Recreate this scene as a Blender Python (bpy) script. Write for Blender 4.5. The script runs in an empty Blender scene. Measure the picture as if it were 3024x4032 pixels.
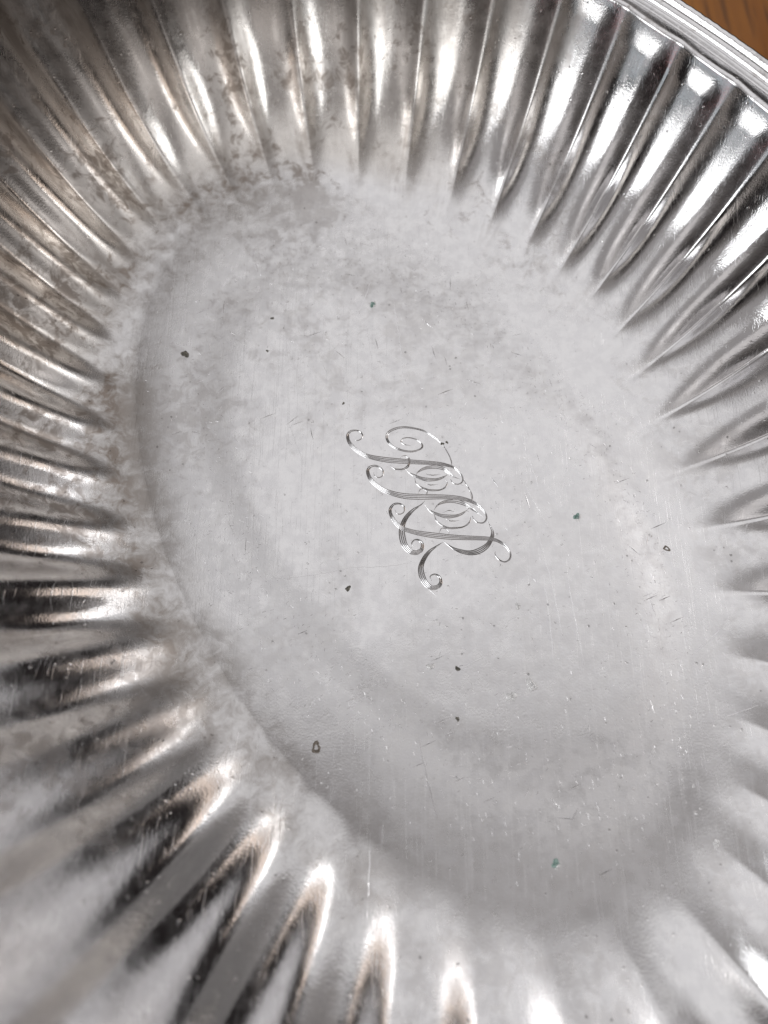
import bpy, math, random
import numpy as np
from mathutils import Vector, Matrix
rng = np.random.default_rng(7)
random.seed(7)
S = bpy.context.scene
COL = S.collection

# ------------------------------------------------------------------ camera
DIST = 0.145                      # lens to bowl floor along the axis, metres
cam = bpy.data.cameras.new('camera')
cam_o = bpy.data.objects.new('camera', cam)
COL.objects.link(cam_o)
cam_o.matrix_world = Matrix(((1.000000, -0.000000, 0.000144, 0.000021),
                             (0.000045, 0.949850, -0.312705, -0.045342),
                             (-0.000137, 0.312705, 0.949850, 0.137728),
                             (0, 0, 0, 1)))
cam.sensor_fit = 'VERTICAL'
cam.sensor_height = 36.0
cam.lens = 23.11
cam.clip_start = 0.005
cam.clip_end = 50
cam.dof.use_dof = True
cam.dof.focus_distance = 0.144
cam.dof.aperture_fstop = 8.5
S.camera = cam_o
S.cycles.max_bounces = 6
S.cycles.glossy_bounces = 5
S.cycles.diffuse_bounces = 2
S.render.resolution_x, S.render.resolution_y = 768, 1024
S.view_settings.view_transform = 'Standard'
S.view_settings.look = 'None'
S.view_settings.exposure = 0.0
S.view_settings.gamma = 1.0
S.view_settings.use_curve_mapping = False

# ------------------------------------------------------------------ light
w = bpy.data.worlds.new('World')
S.world = w
w.use_nodes = True
nt = w.node_tree
bg = nt.nodes['Background']
tc = nt.nodes.new('ShaderNodeTexCoord')
sp = nt.nodes.new('ShaderNodeSeparateXYZ')
rp = nt.nodes.new('ShaderNodeValToRGB')
nt.links.new(tc.outputs['Generated'], sp.inputs[0])
nt.links.new(sp.outputs[2], rp.inputs[0])
nt.links.new(rp.outputs[0], bg.inputs[0])
rp.color_ramp.interpolation = 'EASE'
el = rp.color_ramp.elements                      # dim room low down, paler walls and ceiling above
el[0].position = 0.36; el[0].color = (0.012, 0.010, 0.010, 1)
el[1].position = 0.70; el[1].color = (0.285, 0.270, 0.268, 1)
e = el.new(0.56); e.color = (0.10, 0.090, 0.086, 1)
bg.inputs[1].default_value = 1.0

def area(name, loc, target, sx, sy, radiance, color):
    """rectangular lamp; radiance is roughly the brightness it has in a mirror"""
    l = bpy.data.lights.new(name, 'AREA')
    l.shape = 'RECTANGLE'
    l.size, l.size_y = sx, sy
    l.energy = radiance * sx * sy * math.pi
    l.color = color
    o = bpy.data.objects.new(name, l)
    COL.objects.link(o)
    o.location = loc
    d = Vector(target) - Vector(loc)
    o.rotation_euler = d.to_track_quat('-Z', 'Y').to_euler()
    return o

# pale ceiling overhead, added fill lamps for the ceiling and far wall, a broad window on the left with its glow above and sky low in it, added fill lamps behind the
# photographer and at the side, a high window on the right with a warm glow under it, an added rose lamp in place of pink clothing
area('ceiling_light', (0.78, 1.27, 2.2), (0.78, 1.27, 0), 2.85, 2.3, 0.19, (0.985, 0.985, 1.0))
area('ceiling_fill', (0.70, 1.25, 2.26), (0.70, 1.25, 0), 3.5, 2.7, 0.28, (0.985, 0.985, 1.0))  # wider fill lamp added to soften the ceiling lamp's reflected edge
area('wall_fill_far', (-0.1, 2.1, 1.05), (0, 0, 0.3), 2.6, 1.5, 0.14, (1.0, 0.95, 0.93))  # unseen lamp added to fill the near flutes
area('wall_fill_near', (0.45, -1.45, 2.0), (0, 0, 0.1), 2.2, 0.85, 0.32, (1.0, 0.96, 0.95))  # unseen lamp added to lighten the far flutes
area('wall_fill_side', (1.45, -0.95, 1.60), (0, 0, 0.1), 1.3, 1.0, 0.26, (1.0, 0.96, 0.95))  # unseen lamp added to lift dark tongues in the far right flutes
area('window_light', (-1.48, -0.83, 1.62), (0, 0, 0.1), 1.2, 1.30, 2.5, (0.97, 0.985, 1.0))
area('window_light_low', (-1.65, -1.10, 0.62), (0, 0, 0.1), 1.5, 0.40, 0.50, (0.86, 0.94, 1.0))
area('window_light_right', (1.58, 0.52, 1.60), (0, 0, 0.1), 1.25, 0.32, 2.5, (1.0, 0.98, 0.97))
area('lamp_light_right', (1.76, 0.58, 1.18), (0, 0, 0.1), 1.25, 0.36, 0.95, (1.0, 0.82, 0.70))
area('rose_light', (-1.15, -1.62, 0.30), (0, 0, 0.1), 1.9, 0.30, 0.46, (1.0, 0.42, 0.44))  # lamp added to put pink reflections in the silver

# ------------------------------------------------------------------ helpers
def nodes_mat(name):
    m = bpy.data.materials.new(name)
    m.use_nodes = True
    nt = m.node_tree
    return m, nt, nt.nodes['Principled BSDF']

class N:
    """tiny node-building helper"""
    def __init__(self, nt): self.nt = nt
    def add(self, t, **kw):
        n = self.nt.nodes.new(t)
        for k, v in kw.items(): setattr(n, k, v)
        return n
    def link(self, a, b): self.nt.links.new(a, b)
    def val(self, sock, v):
        if hasattr(v, 'node'): self.link(v, sock)
        else: sock.default_value = v
    def math(self, op, a, b=0.0, clamp=False):
        n = self.add('ShaderNodeMath', operation=op, use_clamp=clamp)
        self.val(n.inputs[0], a); self.val(n.inputs[1], b)
        return n.outputs[0]
    def mapr(self, v, a, b, c=0.0, d=1.0, smooth=True):
        n = self.add('ShaderNodeMapRange')
        if smooth: n.interpolation_type = 'SMOOTHSTEP'
        self.val(n.inputs[0], v)
        for i, x in enumerate((a, b, c, d)): n.inputs[i + 1].default_value = x
        return n.outputs[0]
    def mapping(self, vec, rot=(0, 0, 0), scale=(1, 1, 1), loc=(0, 0, 0)):
        n = self.add('ShaderNodeMapping')
        self.link(vec, n.inputs[0])
        n.inputs[1].default_value = loc; n.inputs[2].default_value = rot; n.inputs[3].default_value = scale
        return n.outputs[0]
    def noise(self, vec, scale, detail=3, rough=0.5, dist=0.0):
        n = self.add('ShaderNodeTexNoise')
        self.link(vec, n.inputs['Vector'])
        n.inputs['Scale'].default_value = scale; n.inputs['Detail'].default_value = detail
        n.inputs['Roughness'].default_value = rough; n.inputs['Distortion'].default_value = dist
        return n.outputs[0]
    def vor(self, vec, scale, feature='F1'):
        n = self.add('ShaderNodeTexVoronoi', feature=feature)
        self.link(vec, n.inputs['Vector']); n.inputs['Scale'].default_value = scale
        return n
    def mix(self, f, a, b):
        n = self.add('ShaderNodeMix', data_type='RGBA')
        self.val(n.inputs[0], f)
        for s, v in ((n.inputs[6], a), (n.inputs[7], b)):
            if hasattr(v, 'node'): self.link(v, s)
            else: s.default_value = v
        return n.outputs[2]

def silver(name, rough=0.16, tarnish=0.5, scratch=1.0, wall=False):
    """worn silver plate: metal with hairline scratches, pits and brown tarnish"""
    m, nt, b = nodes_mat(name)
    g = N(nt)
    tc = g.add('ShaderNodeTexCoord').outputs['Object']          # metres, shared by all parts of the bowl
    big = g.noise(tc, 34, 3, .6, .6)
    small = g.noise(tc, 310, 3, .7, .5)
    streak = None                                               # hairline scratches
    for ang, sc, th in ((-0.22, 420, .66), (1.05, 450, .65), (-0.85, 520, .65)):
        v = g.mapping(tc, rot=(0, 0, ang), scale=(1.0, 0.025, 0.25))
        s = g.mapr(g.noise(v, sc * 4.2, 1, .6, 1.0), th, th + .08)
        streak = s if streak is None else g.math('MAXIMUM', streak, s)
    fine = g.noise(tc, 2600, 1, .6)
    mid = g.noise(tc, 420, 2, .55)
    pit_v = g.vor(tc, 560)
    pit = g.mapr(pit_v.outputs['Distance'], .10, .20, 1, 0)
    pit = g.math('MULTIPLY', pit, g.mapr(small, .53, .62))
    h = g.math('ADD', g.math('MULTIPLY', streak, -.16 * scratch), g.math('MULTIPLY', fine, .45))
    h = g.math('ADD', h, g.math('MULTIPLY', mid, .6))
    h = g.math('ADD', h, g.math('MULTIPLY', pit, -.9))
    bp = g.add('ShaderNodeBump')
    bp.inputs['Strength'].default_value = .40 * scratch
    bp.inputs['Distance'].default_value = .00010
    g.link(h, bp.inputs['Height'])
    g.link(bp.outputs[0], b.inputs['Normal'])
    speck = g.mapr(g.math('ADD', g.math('MULTIPLY', big, .62), g.math('MULTIPLY', small, .55)), .58, .72)
    up = None
    if wall:
        at = g.add('ShaderNodeAttribute', attribute_name='flow').outputs['Vector']
        s2 = g.add('ShaderNodeSeparateXYZ'); g.link(at, s2.inputs[0]); up = s2.outputs[2]
        sep = g.add('ShaderNodeSeparateXYZ'); g.link(tc, sep.inputs[0])
        # brown stain runs down the flutes, heaviest on the far left side of the bowl
        side = g.math('ADD', g.math('MULTIPLY', sep.outputs[0], -6.5), g.math('MULTIPLY', sep.outputs[1], 4.0))
        side = g.mapr(side, -.25, .6, .18, .8)
        run = g.noise(g.mapping(at, scale=(1.0, .22, 0)), 1.25, 4, .68, .6)
        fl = g.mapr(g.math('ADD', g.math('MULTIPLY', run, .75), g.math('MULTIPLY', small, .3)), .47, .68)
        fl = g.math('MULTIPLY', fl, g.mapr(up, .02, .22))
        chan = g.mapr(g.math('COSINE', g.math('MULTIPLY', s2.outputs[0], math.pi)), -.9, .8, .35, 1.0)
        fl = g.math('MULTIPLY', fl, chan)
        film = g.math('ADD', g.math('MULTIPLY', sep.outputs[0], -7.0), g.math('MULTIPLY', sep.outputs[1], 9.0))
        film = g.mapr(g.math('ADD', film, g.math('MULTIPLY', big, .5)), .75, 1.15)
        film = g.math('MULTIPLY', film, g.mapr(up, .05, .25))
        # the raised oval is worn to a frosty haze
        dd = g.math('MULTIPLY', s2.outputs[1], .125)
        frost = g.math('POWER', 2.718, g.math('MULTIPLY', g.math('MULTIPLY', dd, dd), -1.0))
        frost = g.math('MULTIPLY', g.math('MULTIPLY', frost, g.mapr(small, .38, .62, .3, 1.0)), g.mapr(up, -.10, -.02, 1.0, 0.0))
        # grime where the flutes meet the floor, with shade painted in against a bright reflection; darker stain creeps down from the rim
        grime_shade = g.math('MULTIPLY', g.mapr(up, -.16, .02), g.mapr(up, .10, .34, 1.0, 0.0))
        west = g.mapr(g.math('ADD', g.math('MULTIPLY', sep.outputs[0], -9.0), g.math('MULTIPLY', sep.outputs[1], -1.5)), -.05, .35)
        grime_shade = g.math('MULTIPLY', g.math('MULTIPLY', grime_shade, west), g.mapr(g.math('ADD', g.math('MULTIPLY', big, .6), g.math('MULTIPLY', small, .4)), .36, .56, .35, 1.0))
        top = g.math('MULTIPLY', g.mapr(up, .50, .92), g.mapr(run, .36, .58, .25, 1.0))
        fl = g.math('MAXIMUM', g.math('MULTIPLY', fl, .8), g.math('MULTIPLY', top, .9))
        tar = g.math('MULTIPLY', g.math('MAXIMUM', fl, g.math('MULTIPLY', speck, g.mapr(up, .0, .12, .35, 1.0))), side)
    else:
        tar = g.math('MULTIPLY', speck, .45)
    tar = g.math('MULTIPLY', tar, tarnish, True)
    tint = mid
    base = g.mix(g.mapr(tint, .35, .65), (.89, .885, .89, 1), (.845, .84, .85, 1))
    if wall:
        base = g.mix(g.math('MULTIPLY', film, .8), base, (.80, .76, .71, 1))
        base = g.mix(g.math('MULTIPLY', grime_shade, .88), base, (.36, .335, .315, 1))
    col = g.mix(tar, base, (.20, .15, .115, 1))
    dark = g.math('MULTIPLY', pit, g.mapr(big, .5, .6))
    col = g.mix(g.math('MULTIPLY', dark, .5), col, (.06, .055, .05, 1))
    g.link(col, b.inputs['Base Color'])
    b.inputs['Metallic'].default_value = 1.0
    if wall: r0 = g.math('ADD', g.mapr(up, 0, .5, .24, .17), g.mapr(big, .4, .6, -.04, .05))
    else: r0 = rough
    r = g.math('ADD', g.math('MULTIPLY', g.mapr(mid, .3, .7), .07), g.math('ADD', r0, -.03))
    r = g.math('ADD', r, g.math('MULTIPLY', tar, .16))
    r = g.math('ADD', r, g.math('MULTIPLY', streak, .05))
    if wall: r = g.math('ADD', r, g.math('ADD', g.math('MULTIPLY', film, .07), g.math('MULTIPLY', frost, .20)))
    g.link(r, b.inputs['Roughness'])
    return m

MAT = {}
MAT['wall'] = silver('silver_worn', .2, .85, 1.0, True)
MAT['rim'] = silver('silver_rim', .19, .9, 1.0)
MAT['bright'] = silver('silver_cut', .14, 0.0, .5)
def flat_mat(name, col, rough, metal=0.0, bump=0.0, scale=2500, col2=None):
    m, nt, b = nodes_mat(name); g = N(nt)
    tc = g.add('ShaderNodeTexCoord').outputs['Object']
    n = g.noise(tc, scale, 4, .6)
    g.link(g.mix(g.mapr(n, .38, .62), col + (1,), (col2 or tuple(c * .6 for c in col)) + (1,)), b.inputs['Base Color'])
    b.inputs['Roughness'].default_value = rough; b.inputs['Metallic'].default_value = metal
    if bump:
        bp = g.add('ShaderNodeBump'); bp.inputs['Strength'].default_value = bump; bp.inputs['Distance'].default_value = .0002
        g.link(n, bp.inputs['Height']); g.link(bp.outputs[0], b.inputs['Normal'])
    return m
MAT['oxide'] = flat_mat('black_oxide', (.09, .088, .085), .35, .9)
MAT['verdigris'] = flat_mat('green_verdigris', (.46, .62, .57), .85, 0, .6, 2200, (.16, .27, .24))
MAT['dark'] = flat_mat('dark_corrosion', (.09, .09, .08), .8, 0, .6, 2200, (.26, .24, .20))
MAT['ring'] = flat_mat('brown_stain', (.32, .28, .24), .5, .5, .4, 2200)
MAT['white'] = flat_mat('pale_residue', (.80, .80, .80), .35, .7, .5, 2400, (.92, .92, .92))

def wood():
    m, nt, b = nodes_mat('varnished_wood'); g = N(nt)
    tc = g.add('ShaderNodeTexCoord').outputs['Object']
    v = g.mapping(tc, rot=(0, 0, .7), scale=(1, .06, 1))
    n = g.noise(v, 90, 6, .65, .8)
    n2 = g.noise(v, 400, 4, .6)
    col = g.mix(g.mapr(n, .3, .7), (.46, .175, .018, 1), (.30, .10, .010, 1))
    col = g.mix(g.math('MULTIPLY', g.mapr(n2, .5, .68), .65), col, (.09, .03, .006, 1))
    g.link(col, b.inputs['Base Color'])
    b.inputs['Roughness'].default_value = .28
    b.inputs['Coat Weight'].default_value = .4
    bp = g.add('ShaderNodeBump'); bp.inputs['Strength'].default_value = .15; bp.inputs['Distance'].default_value = .0005
    g.link(n2, bp.inputs['Height']); g.link(bp.outputs[0], b.inputs['Normal'])
    return m
MAT['wood'] = wood()

# ------------------------------------------------------------------ the bowl's shape (millimetres; floor at z = 0)
TABLE_Z = -13.0
CX, CY = 3.40, 5.30                # centre of the oval floor
AX, BX = 88.50, 51.80              # half axes of the floor where the flutes begin
ROT = math.radians(-61.54)
MIX, GX, GY = 0.665, 5.50, -17.50
NF = 41                          # flutes
WALL_W, WALL_H, END_H, SIDE_W, SIDE_H = 54.00, 32.50, 9.70, 3.00, 1.90
COLS = 26                        # mesh columns per flute
ROWS = 120

_th = np.linspace(0, 2 * np.pi, 40001)
_E = np.c_[AX * np.cos(_th), BX * np.sin(_th)]
_s = np.r_[0, np.cumsum(np.linalg.norm(np.diff(_E, axis=0), axis=1))]
PER = _s[-1]
# flutes were chased by hand: their spacing drifts a little round the oval
#   (arc position mm, flute number)
S0 = 113.6
KN = [(113.6, 0.5), (122.9, 1.5), (132.1, 2.5), (141.1, 3.5), (151.4, 4.5), (162.6, 5.5), (173.4, 6.5), (232.4, 12), (240.9, 13), (251.2, 14), (271.1, 16), (281.6, 17), (291.3, 18), (302.8, 19), (314.8, 20), (325.5, 21), (337.8, 22), (354.7, 23.5), (366.7, 24.5), (378.4, 25.5), (424.3, 29.5), (470.2, 33.5), (516.1, 37.5), (562.0, 41.5)]
def _phase_table():
    ks = np.array([k[0] for k in KN]); ph = np.array([k[1] for k in KN], float)
    def basis(s):
        a = 2 * np.pi * (s - S0) / PER
        return np.stack([np.ones_like(a)] + [fn(m * a) for m in range(1, 6) for fn in (np.cos, np.sin)], -1)
    lin = ph - (ks - S0) / PER * NF
    c = np.linalg.lstsq(np.r_[basis(ks), np.diag([0] + [.03 * m for m in range(1, 6) for _ in (0, 1)])], np.r_[lin, np.zeros(11)], rcond=None)[0]
    return (_s - S0) / PER * NF + basis(_s) @ c
_ph = _phase_table()                                        # integer = bottom of a channel
def theta_of_phase(p):
    base = np.floor((p - _ph[0]) / NF)
    return np.interp(p - base * NF, _ph, _th) + base * 2 * np.pi

CR, SR = math.cos(ROT), math.sin(ROT)
def ell(th, off):
    """point on the curve lying `off` mm outside the floor oval"""
    ex, ey = AX * np.cos(th), BX * np.sin(th)
    nx, ny = np.cos(th) / AX, np.sin(th) / BX
    l = np.hypot(nx, ny); nx, ny = nx / l, ny / l
    x, y = CX + CR * ex - SR * ey, CY + SR * ex + CR * ey
    wx, wy = CR * nx - SR * ny, SR * nx + CR * ny
    rx, ry = x - CX - GX, y - CY - GY
    l = np.hypot(rx, ry)
    wx, wy = (1 - MIX) * wx + MIX * rx / l, (1 - MIX) * wy + MIX * ry / l
    l = np.hypot(wx, wy); wx, wy = wx / l, wy / l
    return x + wx * off, y + wy * off, wx, wy

def sstep(a, b, x):
    t = np.clip((x - a) / (b - a), 0, 1)
    return t * t * (3 - 2 * t)

_wv = [(rng.uniform(.02, .16), rng.uniform(0, 6.28), rng.uniform(.02, .16), rng.uniform(0, 6.28)) for _ in range(18)]
def dents(x, y, z):
    """soft unevenness of hand-worked sheet"""
    r = 0
    for i, (fx, px, fy, py) in enumerate(_wv):
        r = r + np.sin(fx * x * 1.9 + px + .3 * z * fx) * np.sin(fy * y * 1.9 + py) / (1 + 14 * (fx + fy))
    return r * .055

# floor relief: the soldered foot shows through as a soft oval step
OCX, OCY, OA, OB, OROT = 8.95, 4.69, 72.06, 41.03, math.radians(-53.82)
def oval_d(x, y):
    dx, dy = x - OCX, y - OCY
    u = (math.cos(OROT) * dx + math.sin(OROT) * dy) / OA
    v = (-math.sin(OROT) * dx + math.cos(OROT) * dy) / OB
    return (np.hypot(u, v) - 1) * 50                                # roughly mm across the step
def relief(x, y):
    d = oval_d(x, y)
    return .42 * (1 - sstep(-10, 0.5, d)) + .07 * np.exp(-((d - 4.5) / 4.5) ** 2)
def oval_q(x, y):
    dx, dy = x - CX, y - CY
    return np.hypot((CR * dx + SR * dy) / AX, (-SR * dx + CR * dy) / BX)
def floor_only(x, y):
    fine = .010 * np.sin(.55 * x + .8 * np.sin(.21 * y)) * np.sin(.47 * y + 1.1 * np.sin(.17 * x)) + .012 * np.sin(.31 * x - .23 * y + 2 * np.sin(.09 * y)) * np.sin(.27 * y + .19 * x)
    return relief(x, y) + (dents(x, y, 0 * x) * .5 + fine) * (1 - sstep(.8, .985, oval_q(x, y)))

def side_of(nx, ny):
    """0 on the far right side, 1 on the near left side, which stands a little higher and wider"""
    return .5 * (1 - (nx * .62 + ny * .785))
def rim_at(th):
    x, y, nx, ny = ell(th, 0.0)
    k = side_of(nx, ny)
    kl = np.maximum(0, -(.95 * nx + .25 * ny))                       # the left side is the steepest
    return (WALL_W + SIDE_W * k - 15 * kl, WALL_H + END_H * np.cos(th) ** 2 + SIDE_H * k + 15 * kl,
            2.6 - .65 * k - .45 * kl - .35 * np.clip(1.2 * nx - .3 * ny - .5, 0, 1), np.clip(k * .6 + kl * .7, 0, 1))

def wall_point(ph, t):
    """inner surface of the fluted wall; ph, t arrays -> x, y, z"""
    th = theta_of_phase(ph)
    u = np.maximum(t, 1e-6) ** .86                                   # rows crowd towards the rim
    wm, hh, pe, sharp = rim_at(th)
    off = wm * u
    z = hh * (.72 * u ** pe + .28 * u ** 6)
    x, y, nx, ny = ell(th, off)
    ds = wm; dz = hh * (.72 * pe * u ** (pe - 1) + .28 * 6 * u ** 5)     # in-plane slope -> normal
    l = np.hypot(ds, dz)
    no, nz = -dz / l, ds / l
    calm = 1 - .25 * np.clip(.2 * nx - .9 * ny, 0, 1)               # flutes are worn shallow on the near right
    wid = 1 + .05 * np.sin(ph * 2.4 + 1) + .04 * np.sin(ph * 5.3)
    lead = .04 * np.sin(np.floor(ph + .5) * 12.9898) * (.5 + .5 * np.cos(2 * np.pi * ph))                 # each channel starts at its own height
    amp = (1.05 + .35 * t + .75 * (1 - sharp)) * wid * sstep(.02 - .07 * sharp + lead, .66 - .21 * sharp - .30 * np.clip(1.2 * nx - .3 * ny - .5, 0, 1) + lead, t) * calm
    amp = amp * (1 - (.5 - .4 * sharp) * sstep(.45, .97, t)) * (1 - .5 * sstep(.95, 1.0, t))
    c = -np.cos(2 * np.pi * ph)                                       # -1 at a channel, +1 on a ridge
    c = 1 - 2 * np.maximum((1 - c) / 2, 1e-9) ** 1.12
    sn = np.sqrt(np.sin(np.pi * ph) ** 2 + .006 + .05 * sstep(.6, .95, t))
    vee = 1 - 2 * np.maximum(1 - sn, 0) ** 1.38
    c = c * sharp + vee * (1 - sharp)                                # broad rounded ridges and narrow valleys on the far right
    dsp = amp * c + dents(x, y, z) * sstep(0, .15, t) * (1 - sstep(.9, 1, t))
    z = z + relief(x, y) * (1 - sstep(.25, .55, t))
    return x + nx * no * dsp, y + ny * no * dsp, z + nz * dsp

_gp, _gt = np.meshgrid(np.arange(NF * 16) / 16.0, np.linspace(0, .7, 60))
_WS = np.stack(wall_point(_gp.ravel(), _gt.ravel()), -1)
def floor_z(x, y):
    """height of the inner surface over a plan point, on the floor or on the foot of the wall"""
    x, y = np.asarray(x, float), np.asarray(y, float)
    z = floor_only(x, y)
    out = np.argwhere(oval_q(x, y) > 1)
    for ix in out:
        ix = tuple(ix)
        d = (_WS[:, 0] - x[ix]) ** 2 + (_WS[:, 1] - y[ix]) ** 2
        k = np.argpartition(d, 4)[:4]
        w_ = 1 / (d[k] + .02)
        z[ix] = (w_ * _WS[k, 2]).sum() / w_.sum()
    return z


# ------------------------------------------------------------------ mesh building
MM = .001
BASE = np.array([CX, CY, TABLE_Z])
def empty(name, loc):
    o = bpy.data.objects.new(name, None)
    o.location = loc
    o.empty_display_size = .02
    COL.objects.link(o)
    return o
def part(name, co, faces, mat, parent, normals=None, mats=None, face_mat=None, flow=None, smooth=True):
    """co in mm world coordinates; the part's mesh is stored relative to its thing"""
    co = (np.asarray(co, float) - BASE) * MM
    me = bpy.data.meshes.new(name)
    me.from_pydata(co.tolist(), [], faces if isinstance(faces, list) else faces.tolist())
    for mt in (mats or [mat]): me.materials.append(mt)
    if face_mat is not None: me.polygons.foreach_set('material_index', np.asarray(face_mat, np.int32))
    if smooth: me.polygons.foreach_set('use_smooth', np.ones(len(me.polygons), bool))
    if flow is not None:
        a = me.attributes.new('flow', 'FLOAT_VECTOR', 'POINT')
        a.data.foreach_set('vector', np.asarray(flow, np.float32).ravel())
    me.update()
    if normals is not None: me.normals_split_custom_set_from_vertices(np.asarray(normals, float).tolist())
    o = bpy.data.objects.new(name, me)
    COL.objects.link(o)
    if parent: o.parent = parent
    return o
def grid_faces(r, c, wrap=False, flip=False):
    i = np.arange(r - 1)[:, None] * c; cc = c if wrap else c - 1
    j = np.arange(cc)[None, :]; j2 = (j + 1) % c
    f = np.stack([i + j, i + j2, i + c + j2, i + c + j], -1).reshape(-1, 4)
    return f[:, ::-1] if flip else f

# ------------------------------------------------------------------ table
tb = bpy.data.meshes.new('tabletop')
L, T = .75, .03
z1 = TABLE_Z * MM
vs = [(sx * L, sy * L, z) for z in (z1 - T, z1) for sx, sy in ((-1, -1), (1, -1), (1, 1), (-1, 1))]
tb.from_pydata(vs, [], [(3, 2, 1, 0), (4, 5, 6, 7), (0, 1, 5, 4), (1, 2, 6, 5), (2, 3, 7, 6), (3, 0, 4, 7)])
tb.materials.append(MAT['wood'])
to = bpy.data.objects.new('tabletop', tb)
COL.objects.link(to)
to['kind'] = 'structure'
to['label'] = 'varnished orange-brown wooden tabletop under the silver bowl'

# ------------------------------------------------------------------ bowl
bowl = empty('silver_bowl', (BASE * MM).tolist())
bowl['label'] = 'tarnished oval silver bowl with fluted sides and engraved script monogram'
bowl['category'] = 'bowl'

# fluted wall: one part per flute, cut along the ridges
tt = np.linspace(0, 1, ROWS + 1)
tt = tt + .03 * np.sin(2 * np.pi * tt) / (2 * np.pi) * 0
def wall_normals(ph, t):
    e = 1e-3
    a = np.array(wall_point(ph + e, t)) - np.array(wall_point(ph - e, t))
    b_ = np.array(wall_point(ph, t + e)) - np.array(wall_point(ph, t - e))
    n = np.cross(a.T.reshape(-1, 3), b_.T.reshape(-1, 3))
    n /= np.linalg.norm(n, axis=1)[:, None]
    return n
wall_edge = []
for k in range(NF):
    pc = k - .5 + np.linspace(0, 1, COLS + 1)
    P, Tt = np.meshgrid(pc, tt)
    P, Tt = P.ravel(), Tt.ravel()
    x, y, z = wall_point(P, Tt)
    n = wall_normals(P, Tt)
    C0 = np.array([CX, CY, 60.0])
    co = np.c_[x, y, z]
    if ((C0 - co) * n).sum() < 0: n = -n
    f = grid_faces(ROWS + 1, COLS + 1)
    a, b_, c_ = co[f[0][0]], co[f[0][1]], co[f[0][2]]
    m0 = f[len(f) // 2]
    fn = np.cross(co[m0[1]] - co[m0[0]], co[m0[2]] - co[m0[0]])
    if fn @ n[m0[0]] < 0: f = f[:, ::-1]
    flow = np.c_[P * 2.0, Tt * 8.0, Tt]
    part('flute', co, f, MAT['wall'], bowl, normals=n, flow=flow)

# floor
NA = NF * 12
php = np.arange(NA) / 12.0
tha = theta_of_phase(php)
rr = np.linspace(0, 1, 131)[1:]
ex, ey = AX * np.cos(tha), BX * np.sin(tha)
FX = CX + CR * ex - SR * ey - CX; FY = CY + SR * ex + CR * ey - CY
def floor_grid():
    X = CX + rr[:, None] * FX[None]; Y = CY + rr[:, None] * FY[None]
    return X, Y, floor_only(X, Y)
X, Y, Z = floor_grid()
co = np.r_[[[CX, CY, float(floor_only(np.array([CX]), np.array([CY]))[0])]], np.c_[X.ravel(), Y.ravel(), Z.ravel()]]
f = (grid_faces(len(rr), NA, True) + 1).tolist() + [(0, 1 + (j + 1) % NA, 1 + j) for j in range(NA)]
def zn(x, y, e=.2):
    gx = (floor_only(x + e, y) - floor_only(x - e, y)) / (2 * e); gy = (floor_only(x, y + e) - floor_only(x, y - e)) / (2 * e)
    n = np.c_[-gx, -gy, np.ones_like(gx)]
    return n / np.linalg.norm(n, axis=1)[:, None]
nn = zn(co[:, 0], co[:, 1])
p0 = f[0]; v = np.cross(co[p0[1]] - co[p0[0]], co[p0[2]] - co[p0[0]])
if v[2] < 0: f = [tuple(reversed(q)) for q in f]
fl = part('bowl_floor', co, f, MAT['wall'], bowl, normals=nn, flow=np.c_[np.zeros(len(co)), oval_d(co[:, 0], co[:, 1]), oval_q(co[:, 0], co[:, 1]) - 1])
fl['label'] = 'flat worn oval floor of the bowl, scratched and spotted'

# rim moulding: scalloped inner edge, then flat band, reeds and a nicked outer bead
prof = [(0, 0), (.15, .22), (.5, .42), (.9, .45), (1.5, .36), (2.2, .22), (2.7, .16), (3.0, .42), (3.35, .62), (3.7, .42), (3.95, .18), (4.3, .25), (4.6, .62),
        (5.0, .85), (5.5, .85), (5.85, .5), (6.0, .35), (6.2, .55), (6.6, 1.0), (7.1, 1.15), (7.6, .95), (7.95, .4), (8.05, -.2), (7.8, -.9), (7.2, -1.2), (4, -1.3), (1.0, -1.5)]
pr = np.array(prof) * 1.32
q = np.linspace(0, len(pr) - 1, 121)
pr = np.c_[np.interp(q, np.arange(len(pr)), pr[:, 0]), np.interp(q, np.arange(len(pr)), pr[:, 1])]
kern = np.array([1, 2, 3, 2, 1]) / 9
for ax in (0, 1):
    pad = np.r_[[pr[0, ax]] * 2, pr[:, ax], [pr[-1, ax]] * 2]
    pr[:, ax] = np.convolve(pad, kern, 'valid')
NR = NF * 24
phr = np.arange(NR) / 24.0 - .5
ex_, ey_, ez_ = wall_point(phr, np.ones_like(phr))
thr = theta_of_phase(phr)
rim_w, rim_h, _, _ = rim_at(thr)
bx, by, nx, ny = ell(thr, rim_w)
rows = []
for i, (d, z) in enumerate(pr):
    f_ = float(1 - sstep(0, 3.2, d)) if i < 80 else 0.0
    nick = 0
    if 8.3 < d < 10.4 and z > 0:
        nick = .03 * np.sin(phr * 2 * np.pi * 3.0) + .05 * np.sin(phr * 41.3) * np.sin(phr * 1.7)
    px = (bx + nx * d) * (1 - f_) + (ex_ + nx * d) * f_
    py = (by + ny * d) * (1 - f_) + (ey_ + ny * d) * f_
    pz = (rim_h + z) * (1 - f_) + (ez_ + z) * f_ + nick + .03 * np.sin(phr * 3.1 + d)
    rows.append(np.c_[px, py, pz])
co = np.concatenate(rows)
f = grid_faces(len(pr), NR, True)
v = np.cross(co[f[3000][1]] - co[f[3000][0]], co[f[3000][2]] - co[f[3000][0]])
if v[2] < 0: f = f[:, ::-1]
part('rim', co, f, MAT['rim'], bowl)

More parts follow.
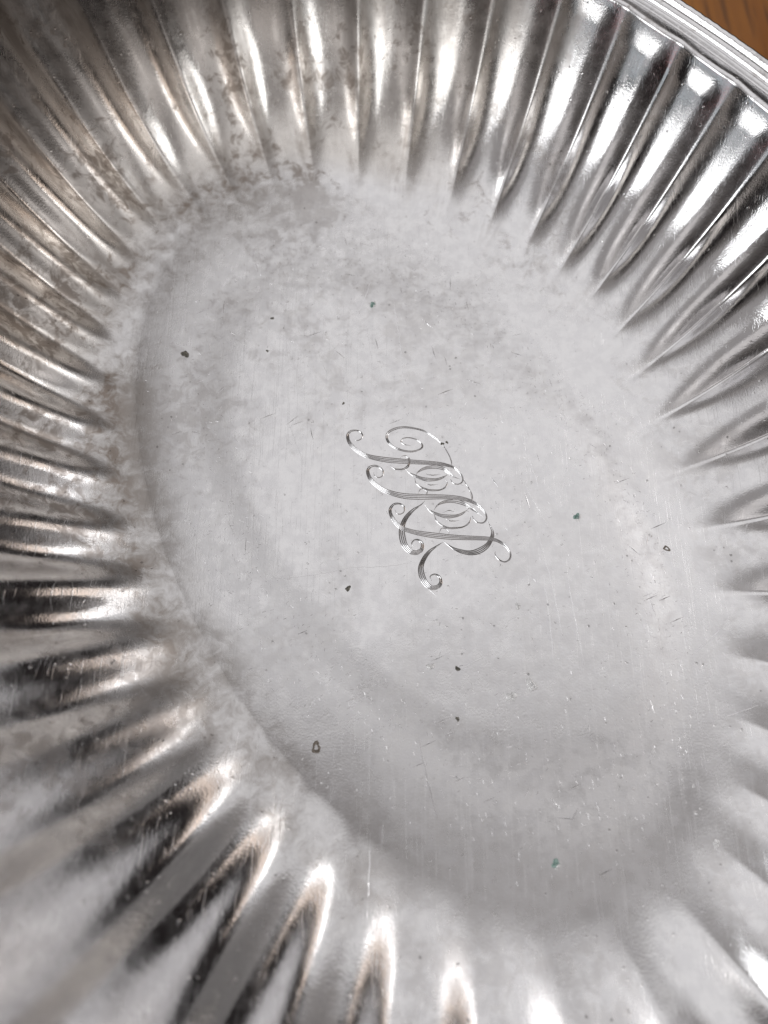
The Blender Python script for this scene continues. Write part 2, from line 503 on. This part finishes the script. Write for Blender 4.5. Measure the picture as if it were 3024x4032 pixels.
# underside shell and foot
ut = np.linspace(1, 0, 40)
P, Tt = np.meshgrid(np.arange(NF * 8) / 8.0, ut)
x, y, z = wall_point(P.ravel(), Tt.ravel())
n = wall_normals(P.ravel(), Tt.ravel())
co = np.c_[x, y, z]
sgn = np.sign(((np.array([CX, CY, 60.0]) - co) * n).sum())
co = co - sgn * n * 1.3
th0 = theta_of_phase(np.arange(NF * 8) / 8.0)
ext = []
for s_, zz in ((.97, -1.6), (.80, -1.9), (.78, -6), (.80, -12.6), (.78, -12.9), (.76, -12.6), (.75, -6), (.74, -2.2), (.02, -2.2)):
    x, y = AX * s_ * np.cos(th0), BX * s_ * np.sin(th0)
    ext.append(np.c_[CX + CR * x - SR * y, CY + SR * x + CR * y, np.full_like(x, zz)])
co = np.r_[co, np.concatenate(ext)]
part('underside', co, grid_faces(40 + len(ext), NF * 8, True), MAT['rim'], bowl)

# ------------------------------------------------------------------ engraving
MONO = [
  (0, 4, 0.55, [(-7.0,17.64),(-6.29,17.03),(-5.32,17.34),(-4.9,18.26),(-5.48,19.27),(-6.61,19.55),(-7.73,19.27),(-8.28,18.41),(-8.11,17.03),(-7.25,15.66),(-5.84,14.3),(-3.88,13.24),(-1.66,12.64),(1.12,12.19),(4.44,11.89),(7.76,11.68),(10.53,11.5),(12.73,11.29),(14.38,10.91),(15.75,10.4),(16.95,9.21),(17.64,7.89),(17.41,6.86),(16.43,6.33),(15.35,6.71),(14.89,7.59)]),
  (0, 2, 0.50, [(6.15,15.81),(4.76,16.02),(3.93,16.73),(4.35,17.49),(5.62,17.74),(7.29,17.34),(8.54,16.42),(8.71,15.36),(7.67,14.6),(5.85,14.3),(3.63,14.75),(1.68,15.81),(0.62,17.49),(0.99,19.03),(2.54,19.95),(4.52,20.32),(6.77,20.11),(9.01,19.49),(10.96,18.26),(12.88,16.57),(14.21,14.45),(15.12,12.34),(15.34,10.55)]),
  (0, 2, 0.45, [(3.75,12.64),(4.17,13.18),(5.01,13.24),(5.61,12.64),(5.68,11.44),(5.26,10.55),(4.15,9.96),(2.77,9.96),(1.67,10.55),(1.34,11.0)]),
  (0, 3, 0.50, [(4.7,10.1),(5.79,9.07),(7.7,8.03),(9.89,7.45),(12.09,7.59),(13.75,8.33),(14.47,9.21)]),
  (0, 3, 0.60, [(6.88,8.18),(7.72,9.36),(9.39,10.25),(11.61,10.55),(13.53,10.1),(14.47,9.21),(15.67,8.18),(17.03,7.59)]),
  (0, 2, 0.35, [(6.87,7.89),(7.13,6.71),(8.48,5.55),(10.38,4.97),(12.29,4.97),(13.68,5.69),(14.12,6.71),(13.72,7.3)]),
  (0, 1, 0.30, [(9.05,6.71),(10.41,6.19),(12.05,6.36)]),
  (0, 1, 0.30, [(9.36,8.77),(11.01,8.54),(12.67,8.77)]),
  (1, 4, 0.60, [(-2.33,9.22),(-2.05,8.33),(-1.09,7.95),(-0.27,8.48),(-0.21,9.51),(-0.96,10.4),(-2.2,10.79),(-3.3,10.31),(-3.63,9.22),(-3.01,7.59),(-1.63,6.13),(0.01,4.97),(2.19,4.1),(4.91,3.52),(8.17,3.37),(11.43,3.37),(14.7,3.29),(17.4,2.94),(19.55,2.22),(21.12,1.08),(22.27,-0.35),(22.48,-1.62),(21.76,-2.61),(20.55,-2.61),(19.65,-1.76),(19.41,-1.06)]),
  (1, 1, 0.30, [(17.64,7.74),(18.35,6.42),(19.12,4.97),(19.6,3.52),(19.49,2.08)]),
  (1, 1, 0.30, [(7.64,4.1),(7.92,4.97),(8.75,5.26),(9.56,4.68),(9.41,3.95),(8.73,4.24)]),
  (1, 3, 0.50, [(8.95,1.51),(10.27,0.08),(12.41,-0.91),(14.55,-1.2),(16.72,-0.77),(18.39,0.36),(18.67,0.79)]),
  (1, 3, 0.60, [(10.95,0.22),(11.93,1.51),(13.58,2.22),(15.75,2.37),(17.63,1.79),(18.95,0.93),(20.52,-0.21),(21.82,-1.34)]),
  (1, 2, 0.35, [(10.93,-0.49),(11.57,-2.19),(13.14,-3.45),(15.01,-3.87),(17.16,-3.59),(18.53,-2.75),(18.98,-1.62),(18.73,-1.2)]),
  (1, 1, 0.30, [(13.2,-1.34),(14.52,-2.19),(16.54,-2.13)]),
  (1, 1, 0.30, [(13.24,-0.21),(14.33,0.22),(15.67,-0.21)]),
  (2, 4, 0.55, [(2.44,0.36),(2.84,-0.49),(3.78,-0.63),(4.47,0.08),(4.34,1.22),(3.26,1.79),(2.04,1.51),(1.36,0.36),(1.63,-1.06),(2.69,-2.75),(4.03,-3.87),(5.89,-4.57),(8.29,-5.12),(11.22,-5.54),(14.41,-5.87),(17.6,-6.04),(20.79,-6.15),(23.18,-6.32),(25.02,-6.92),(26.54,-8.16),(27.25,-9.67),(26.91,-10.89),(25.82,-11.43),(24.67,-10.89),(23.93,-9.8),(23.97,-9.12)]),
  (2, 4, 0.55, [(22.59,-2.04),(23.32,-3.59),(23.65,-4.98),(23.17,-6.51),(22.04,-8.02),(20.13,-9.12),(18.0,-9.39),(15.64,-8.71),(13.82,-7.61),(12.92,-6.79)]),
  (2, 4, 0.60, [(9.1,2.51),(8.14,1.51),(6.5,0.36),(5.13,-1.06),(4.31,-2.47),(3.89,-4.15),(4.01,-6.09),(4.52,-7.75),(5.57,-8.98),(6.89,-9.39),(8.09,-8.71),(8.3,-7.48),(7.6,-6.59),(6.67,-6.51),(5.99,-7.34),(6.51,-8.16)]),
  (2, 4, 0.55, [(12.91,-6.92),(11.42,-7.89),(9.8,-9.12),(8.58,-10.75),(7.89,-12.65),(8.12,-14.52),(8.87,-16.12),(10.15,-17.04),(11.46,-16.78),(12.09,-15.85),(11.78,-14.65),(10.74,-14.12),(9.82,-14.65),(10.06,-15.59)]),
  (2, 1, 0.30, [(12.03,-4.98),(12.46,-4.01),(13.27,-3.87),(14.05,-4.43),(14.16,-5.12)]),
]
SPOTS = [
  ('verdigris', (-2.79, 53.47), 0.92),
  ('verdigris', (42.31, -1.18), 0.92),
  ('verdigris', (32.17, -69.38), 0.92),
  ('dark', (-47.62, 39.8), 1.13),
  ('ring', (-13.38, -48.94), 1.23),
  ('ring', (61.21, -8.34), 0.82),
  ('dark', (-7.62, -17.18), 0.72),
  ('dark', (15.0, -33.78), 0.62),
  ('dark', (-27.18, 49.49), 0.51),
  ('dark', (-27.92, 40.44), 0.41),
  ('white', (25.75, -39.26), 1.23),
  ('white', (29.92, -36.99), 1.44),
  ('white', (9.52, -33.32), 0.92),
  ('white', (28.13, -20.94), 0.82),
  ('dark', (14.66, -43.54), 0.51),
  ('dark', (-9.44, 26.48), 0.41),
  ('white', (62.65, -66.0), 0.92),
  ('dark', (13.26, 16.24), 0.51),
  ('dark', (14.33, 16.59), 0.41),
]
SCRATCHES = [
  [(-25.16,-14.78),(-20.7,-14.98),(-12.82,-13.97),(-6.9,-12.75),(0.05,-12.45),(7.02,-11.43)],
  [(33.91,-13.97),(34.5,-22.89),(34.71,-32.39)],
  [(39.07,-14.98),(40.06,-25.78),(40.98,-33.32)],
  [(33.4,-4.68),(35.54,-15.98),(37.01,-27.69)],
  [(15.18,-34.24),(18.57,-32.39),(22.46,-30.52)],
  [(22.51,-10.4),(23.07,-12.96),(23.72,-15.78)],
  [(66.09,-44.15),(69.54,-42.83),(77.35,-40.15)],
  [(63.95,-30.52),(68.28,-27.22),(70.81,-24.63)],
  [(-7.84,48.17),(-4.52,56.16),(-3.41,60.24)],
  [(-22.46,23.25),(-20.03,16.24),(-17.7,10.55)],
  [(31.16,7.2),(33.79,0.65),(36.43,-4.68)],
  [(29.14,25.63),(32.58,12.81),(34.62,5.0)],
  [(-4.45,48.17),(-3.28,40.43),(-2.58,35.4)],
  [(6.92,-47.64),(8.59,-55.29),(10.22,-61.85)],
  [(-2.59,-64.26),(-2.8,-72.08),(-3.33,-80.34)],
  [(23.67,-25.78),(27.2,-23.37),(31.21,-21.43)],
  [(40.11,28.04),(41.82,22.66),(42.41,19.72)],
  [(2.34,54.81),(4.05,40.43),(4.61,29.25)],
]


def spline(pts, step):
    p = np.array(pts, float)
    p = np.r_[[2 * p[0] - p[1]], p, [2 * p[-1] - p[-2]]]
    out = []
    for i in range(1, len(p) - 2):
        n = max(2, int(np.linalg.norm(p[i + 1] - p[i]) / step))
        t = np.linspace(0, 1, n, endpoint=False)[:, None]
        a, b_, c_, d_ = p[i - 1], p[i], p[i + 1], p[i + 2]
        out.append(.5 * ((2 * b_) + (-a + c_) * t + (2 * a - 5 * b_ + 4 * c_ - d_) * t ** 2 + (-a + 3 * b_ - 3 * c_ + d_) * t ** 3))
    out.append(p[-2][None])
    return np.concatenate(out)

def groove(pts, width, height, acc, lip=1.0):
    """a cut line with a burr on either side: ribbon of five points across"""
    co, fa, fm = acc
    n = len(pts)
    t = np.gradient(pts, axis=0); t /= np.linalg.norm(t, axis=1)[:, None] + 1e-9
    nr = np.c_[-t[:, 1], t[:, 0]]
    u = np.linspace(0, 1, n)
    taper = np.clip(np.minimum(u, 1 - u) * n / 6.0, .25, 1)
    base = sum(len(c) for c in co)
    rows = []
    for o, zz in ((-.5, 0), (-.20, 1.0 * lip), (0.0, .06), (.20, 1.0), (.5, 0)):
        q = pts + nr * (o * width * taper)[:, None]
        rows.append(np.c_[q, floor_z(q[:, 0], q[:, 1]) + .004 + zz * height * taper])
    c = np.stack(rows, 1).reshape(-1, 3)
    co.append(c)
    for i in range(n - 1):
        for j in range(4):
            a = base + i * 5 + j
            fa.append((a, a + 1, a + 6, a + 5)); fm.append(1 if j in (1,) else 0)

for letter in range(3):
    acc = ([], [], [])
    for (l, nl, wd, pts) in MONO:
        if l != letter: continue
        c = spline(pts, .22)
        t = np.gradient(c, axis=0); t /= np.linalg.norm(t, axis=1)[:, None] + 1e-9
        nr = np.c_[-t[:, 1], t[:, 0]]
        u = np.linspace(0, 1, len(c))
        swell = np.sin(np.pi * u) ** 1.6                         # bundles of cuts swell in the middle of a stroke
        for k in range(nl):
            o = (k - (nl - 1) / 2) * wd * .62
            q = c + nr * (o * swell + .03 * np.sin(u * 23 + k))[:, None]
            if k in (0, nl - 1) or nl == 1: seg = q
            else:
                a, b_ = int(len(q) * .16), int(len(q) * .86)
                seg = q[a:b_]
            groove(seg, .26, .048, acc, .8)
    o = part('engraved_letter', np.concatenate(acc[0]), acc[1], None, bowl, mats=[MAT['bright'], MAT['oxide']], face_mat=acc[2], smooth=False)
    o['label'] = ['topmost engraved script letter of the monogram, with a wide open loop', 'middle engraved script letter of the monogram', 'lowest engraved script letter of the monogram, with two long curled tails'][letter]

# long scratches
for pts in SCRATCHES:
    acc = ([], [], [])
    c = spline(pts, .6)
    c = c + .06 * np.c_[np.sin(np.arange(len(c)) * .9), np.cos(np.arange(len(c)) * 1.3)]
    groove(c, .22, .011, acc, .3)
    part('scratch', np.concatenate(acc[0]), acc[1], None, bowl, mats=[MAT['bright'], MAT['bright']], face_mat=acc[2], smooth=False)

# corrosion spots: low crusts, some worn to a ring
def crust(kind, cx, cy, r):
    n1, n2 = 9, 18
    co, fa = [], []
    ph = rng.uniform(0, 6.28, 4)
    for i in range(n1):
        q = i / (n1 - 1)
        for j in range(n2):
            a = 2 * math.pi * j / n2
            rad = r * q * (1 + .22 * math.sin(2 * a + ph[0]) + .14 * math.sin(3 * a + ph[1]) + .10 * math.sin(5 * a + ph[2]))
            x, y = cx + rad * math.cos(a), cy + rad * math.sin(a)
            hh = (1 - q ** 2) if kind != 'ring' else math.exp(-((q - .68) / .2) ** 2) - .15
            hgt = .16 * r * hh * (.6 + .8 * rng.random()) if q < 1 else -.03
            co.append((x, y, float(floor_z(np.array([x]), np.array([y]))[0]) + hgt + .003))
    fa = grid_faces(n1, n2, True)
    return co, fa
for kind, (x, y), r in SPOTS:
    r *= .85
    if kind == 'verdigris':
        co, fa = crust('white', x + .3, y - .2, r * 1.7)
        co = [(p[0], p[1], p[2] - .19 * r) for p in co]
        part('residue_spot', co, fa, MAT['white'], bowl, smooth=False)
    co, fa = crust(kind, x, y, r)
    nm = {'verdigris': 'verdigris_spot', 'dark': 'corrosion_pit', 'ring': 'stain_ring', 'white': 'residue_spot'}[kind]
    part(nm, co, fa, MAT[kind], bowl, smooth=False)

# nicks and pin pricks all over the floor, too many to count
acc = ([], [], [])
def inside(x, y, lim):
    dx, dy = x - CX, y - CY
    return math.hypot((CR * dx + SR * dy) / AX, (-SR * dx + CR * dy) / BX) < lim
made = 0
while made < 2800:
    x, y = rng.uniform(-75, 90), rng.uniform(-85, 85)
    if not inside(x, y, .97): continue
    du, dv = x - OCX, y - OCY
    u = (math.cos(OROT) * du + math.sin(OROT) * dv) / OA; v = (-math.sin(OROT) * du + math.cos(OROT) * dv) / OB
    d = abs(math.hypot(u, v) - 1)
    if rng.random() > .22 + .9 * math.exp(-(d / .14) ** 2): continue      # most wear is on the raised oval
    ln = rng.uniform(.2, .8) if rng.random() < .965 else rng.uniform(1.2, 4)
    a = rng.choice([1.8, .4, rng.uniform(0, 3.14), rng.uniform(0, 3.14)])
    k = max(3, int(ln / .3))
    s = np.linspace(-ln / 2, ln / 2, k)
    p = np.c_[x + s * math.cos(a), y + s * math.sin(a) + rng.uniform(-.02, .02, k)]
    m0 = len(acc[2])
    groove(p, rng.uniform(.18, .34), rng.uniform(.025, .08), acc, .4)
    if rng.random() > .35:
        for i in range(m0, len(acc[2])): acc[2][i] = 0
    made += 1
o = part('nicks', np.concatenate(acc[0]), acc[1], None, bowl, mats=[MAT['bright'], MAT['oxide']], face_mat=acc[2], smooth=False)
o['kind'] = 'stuff'
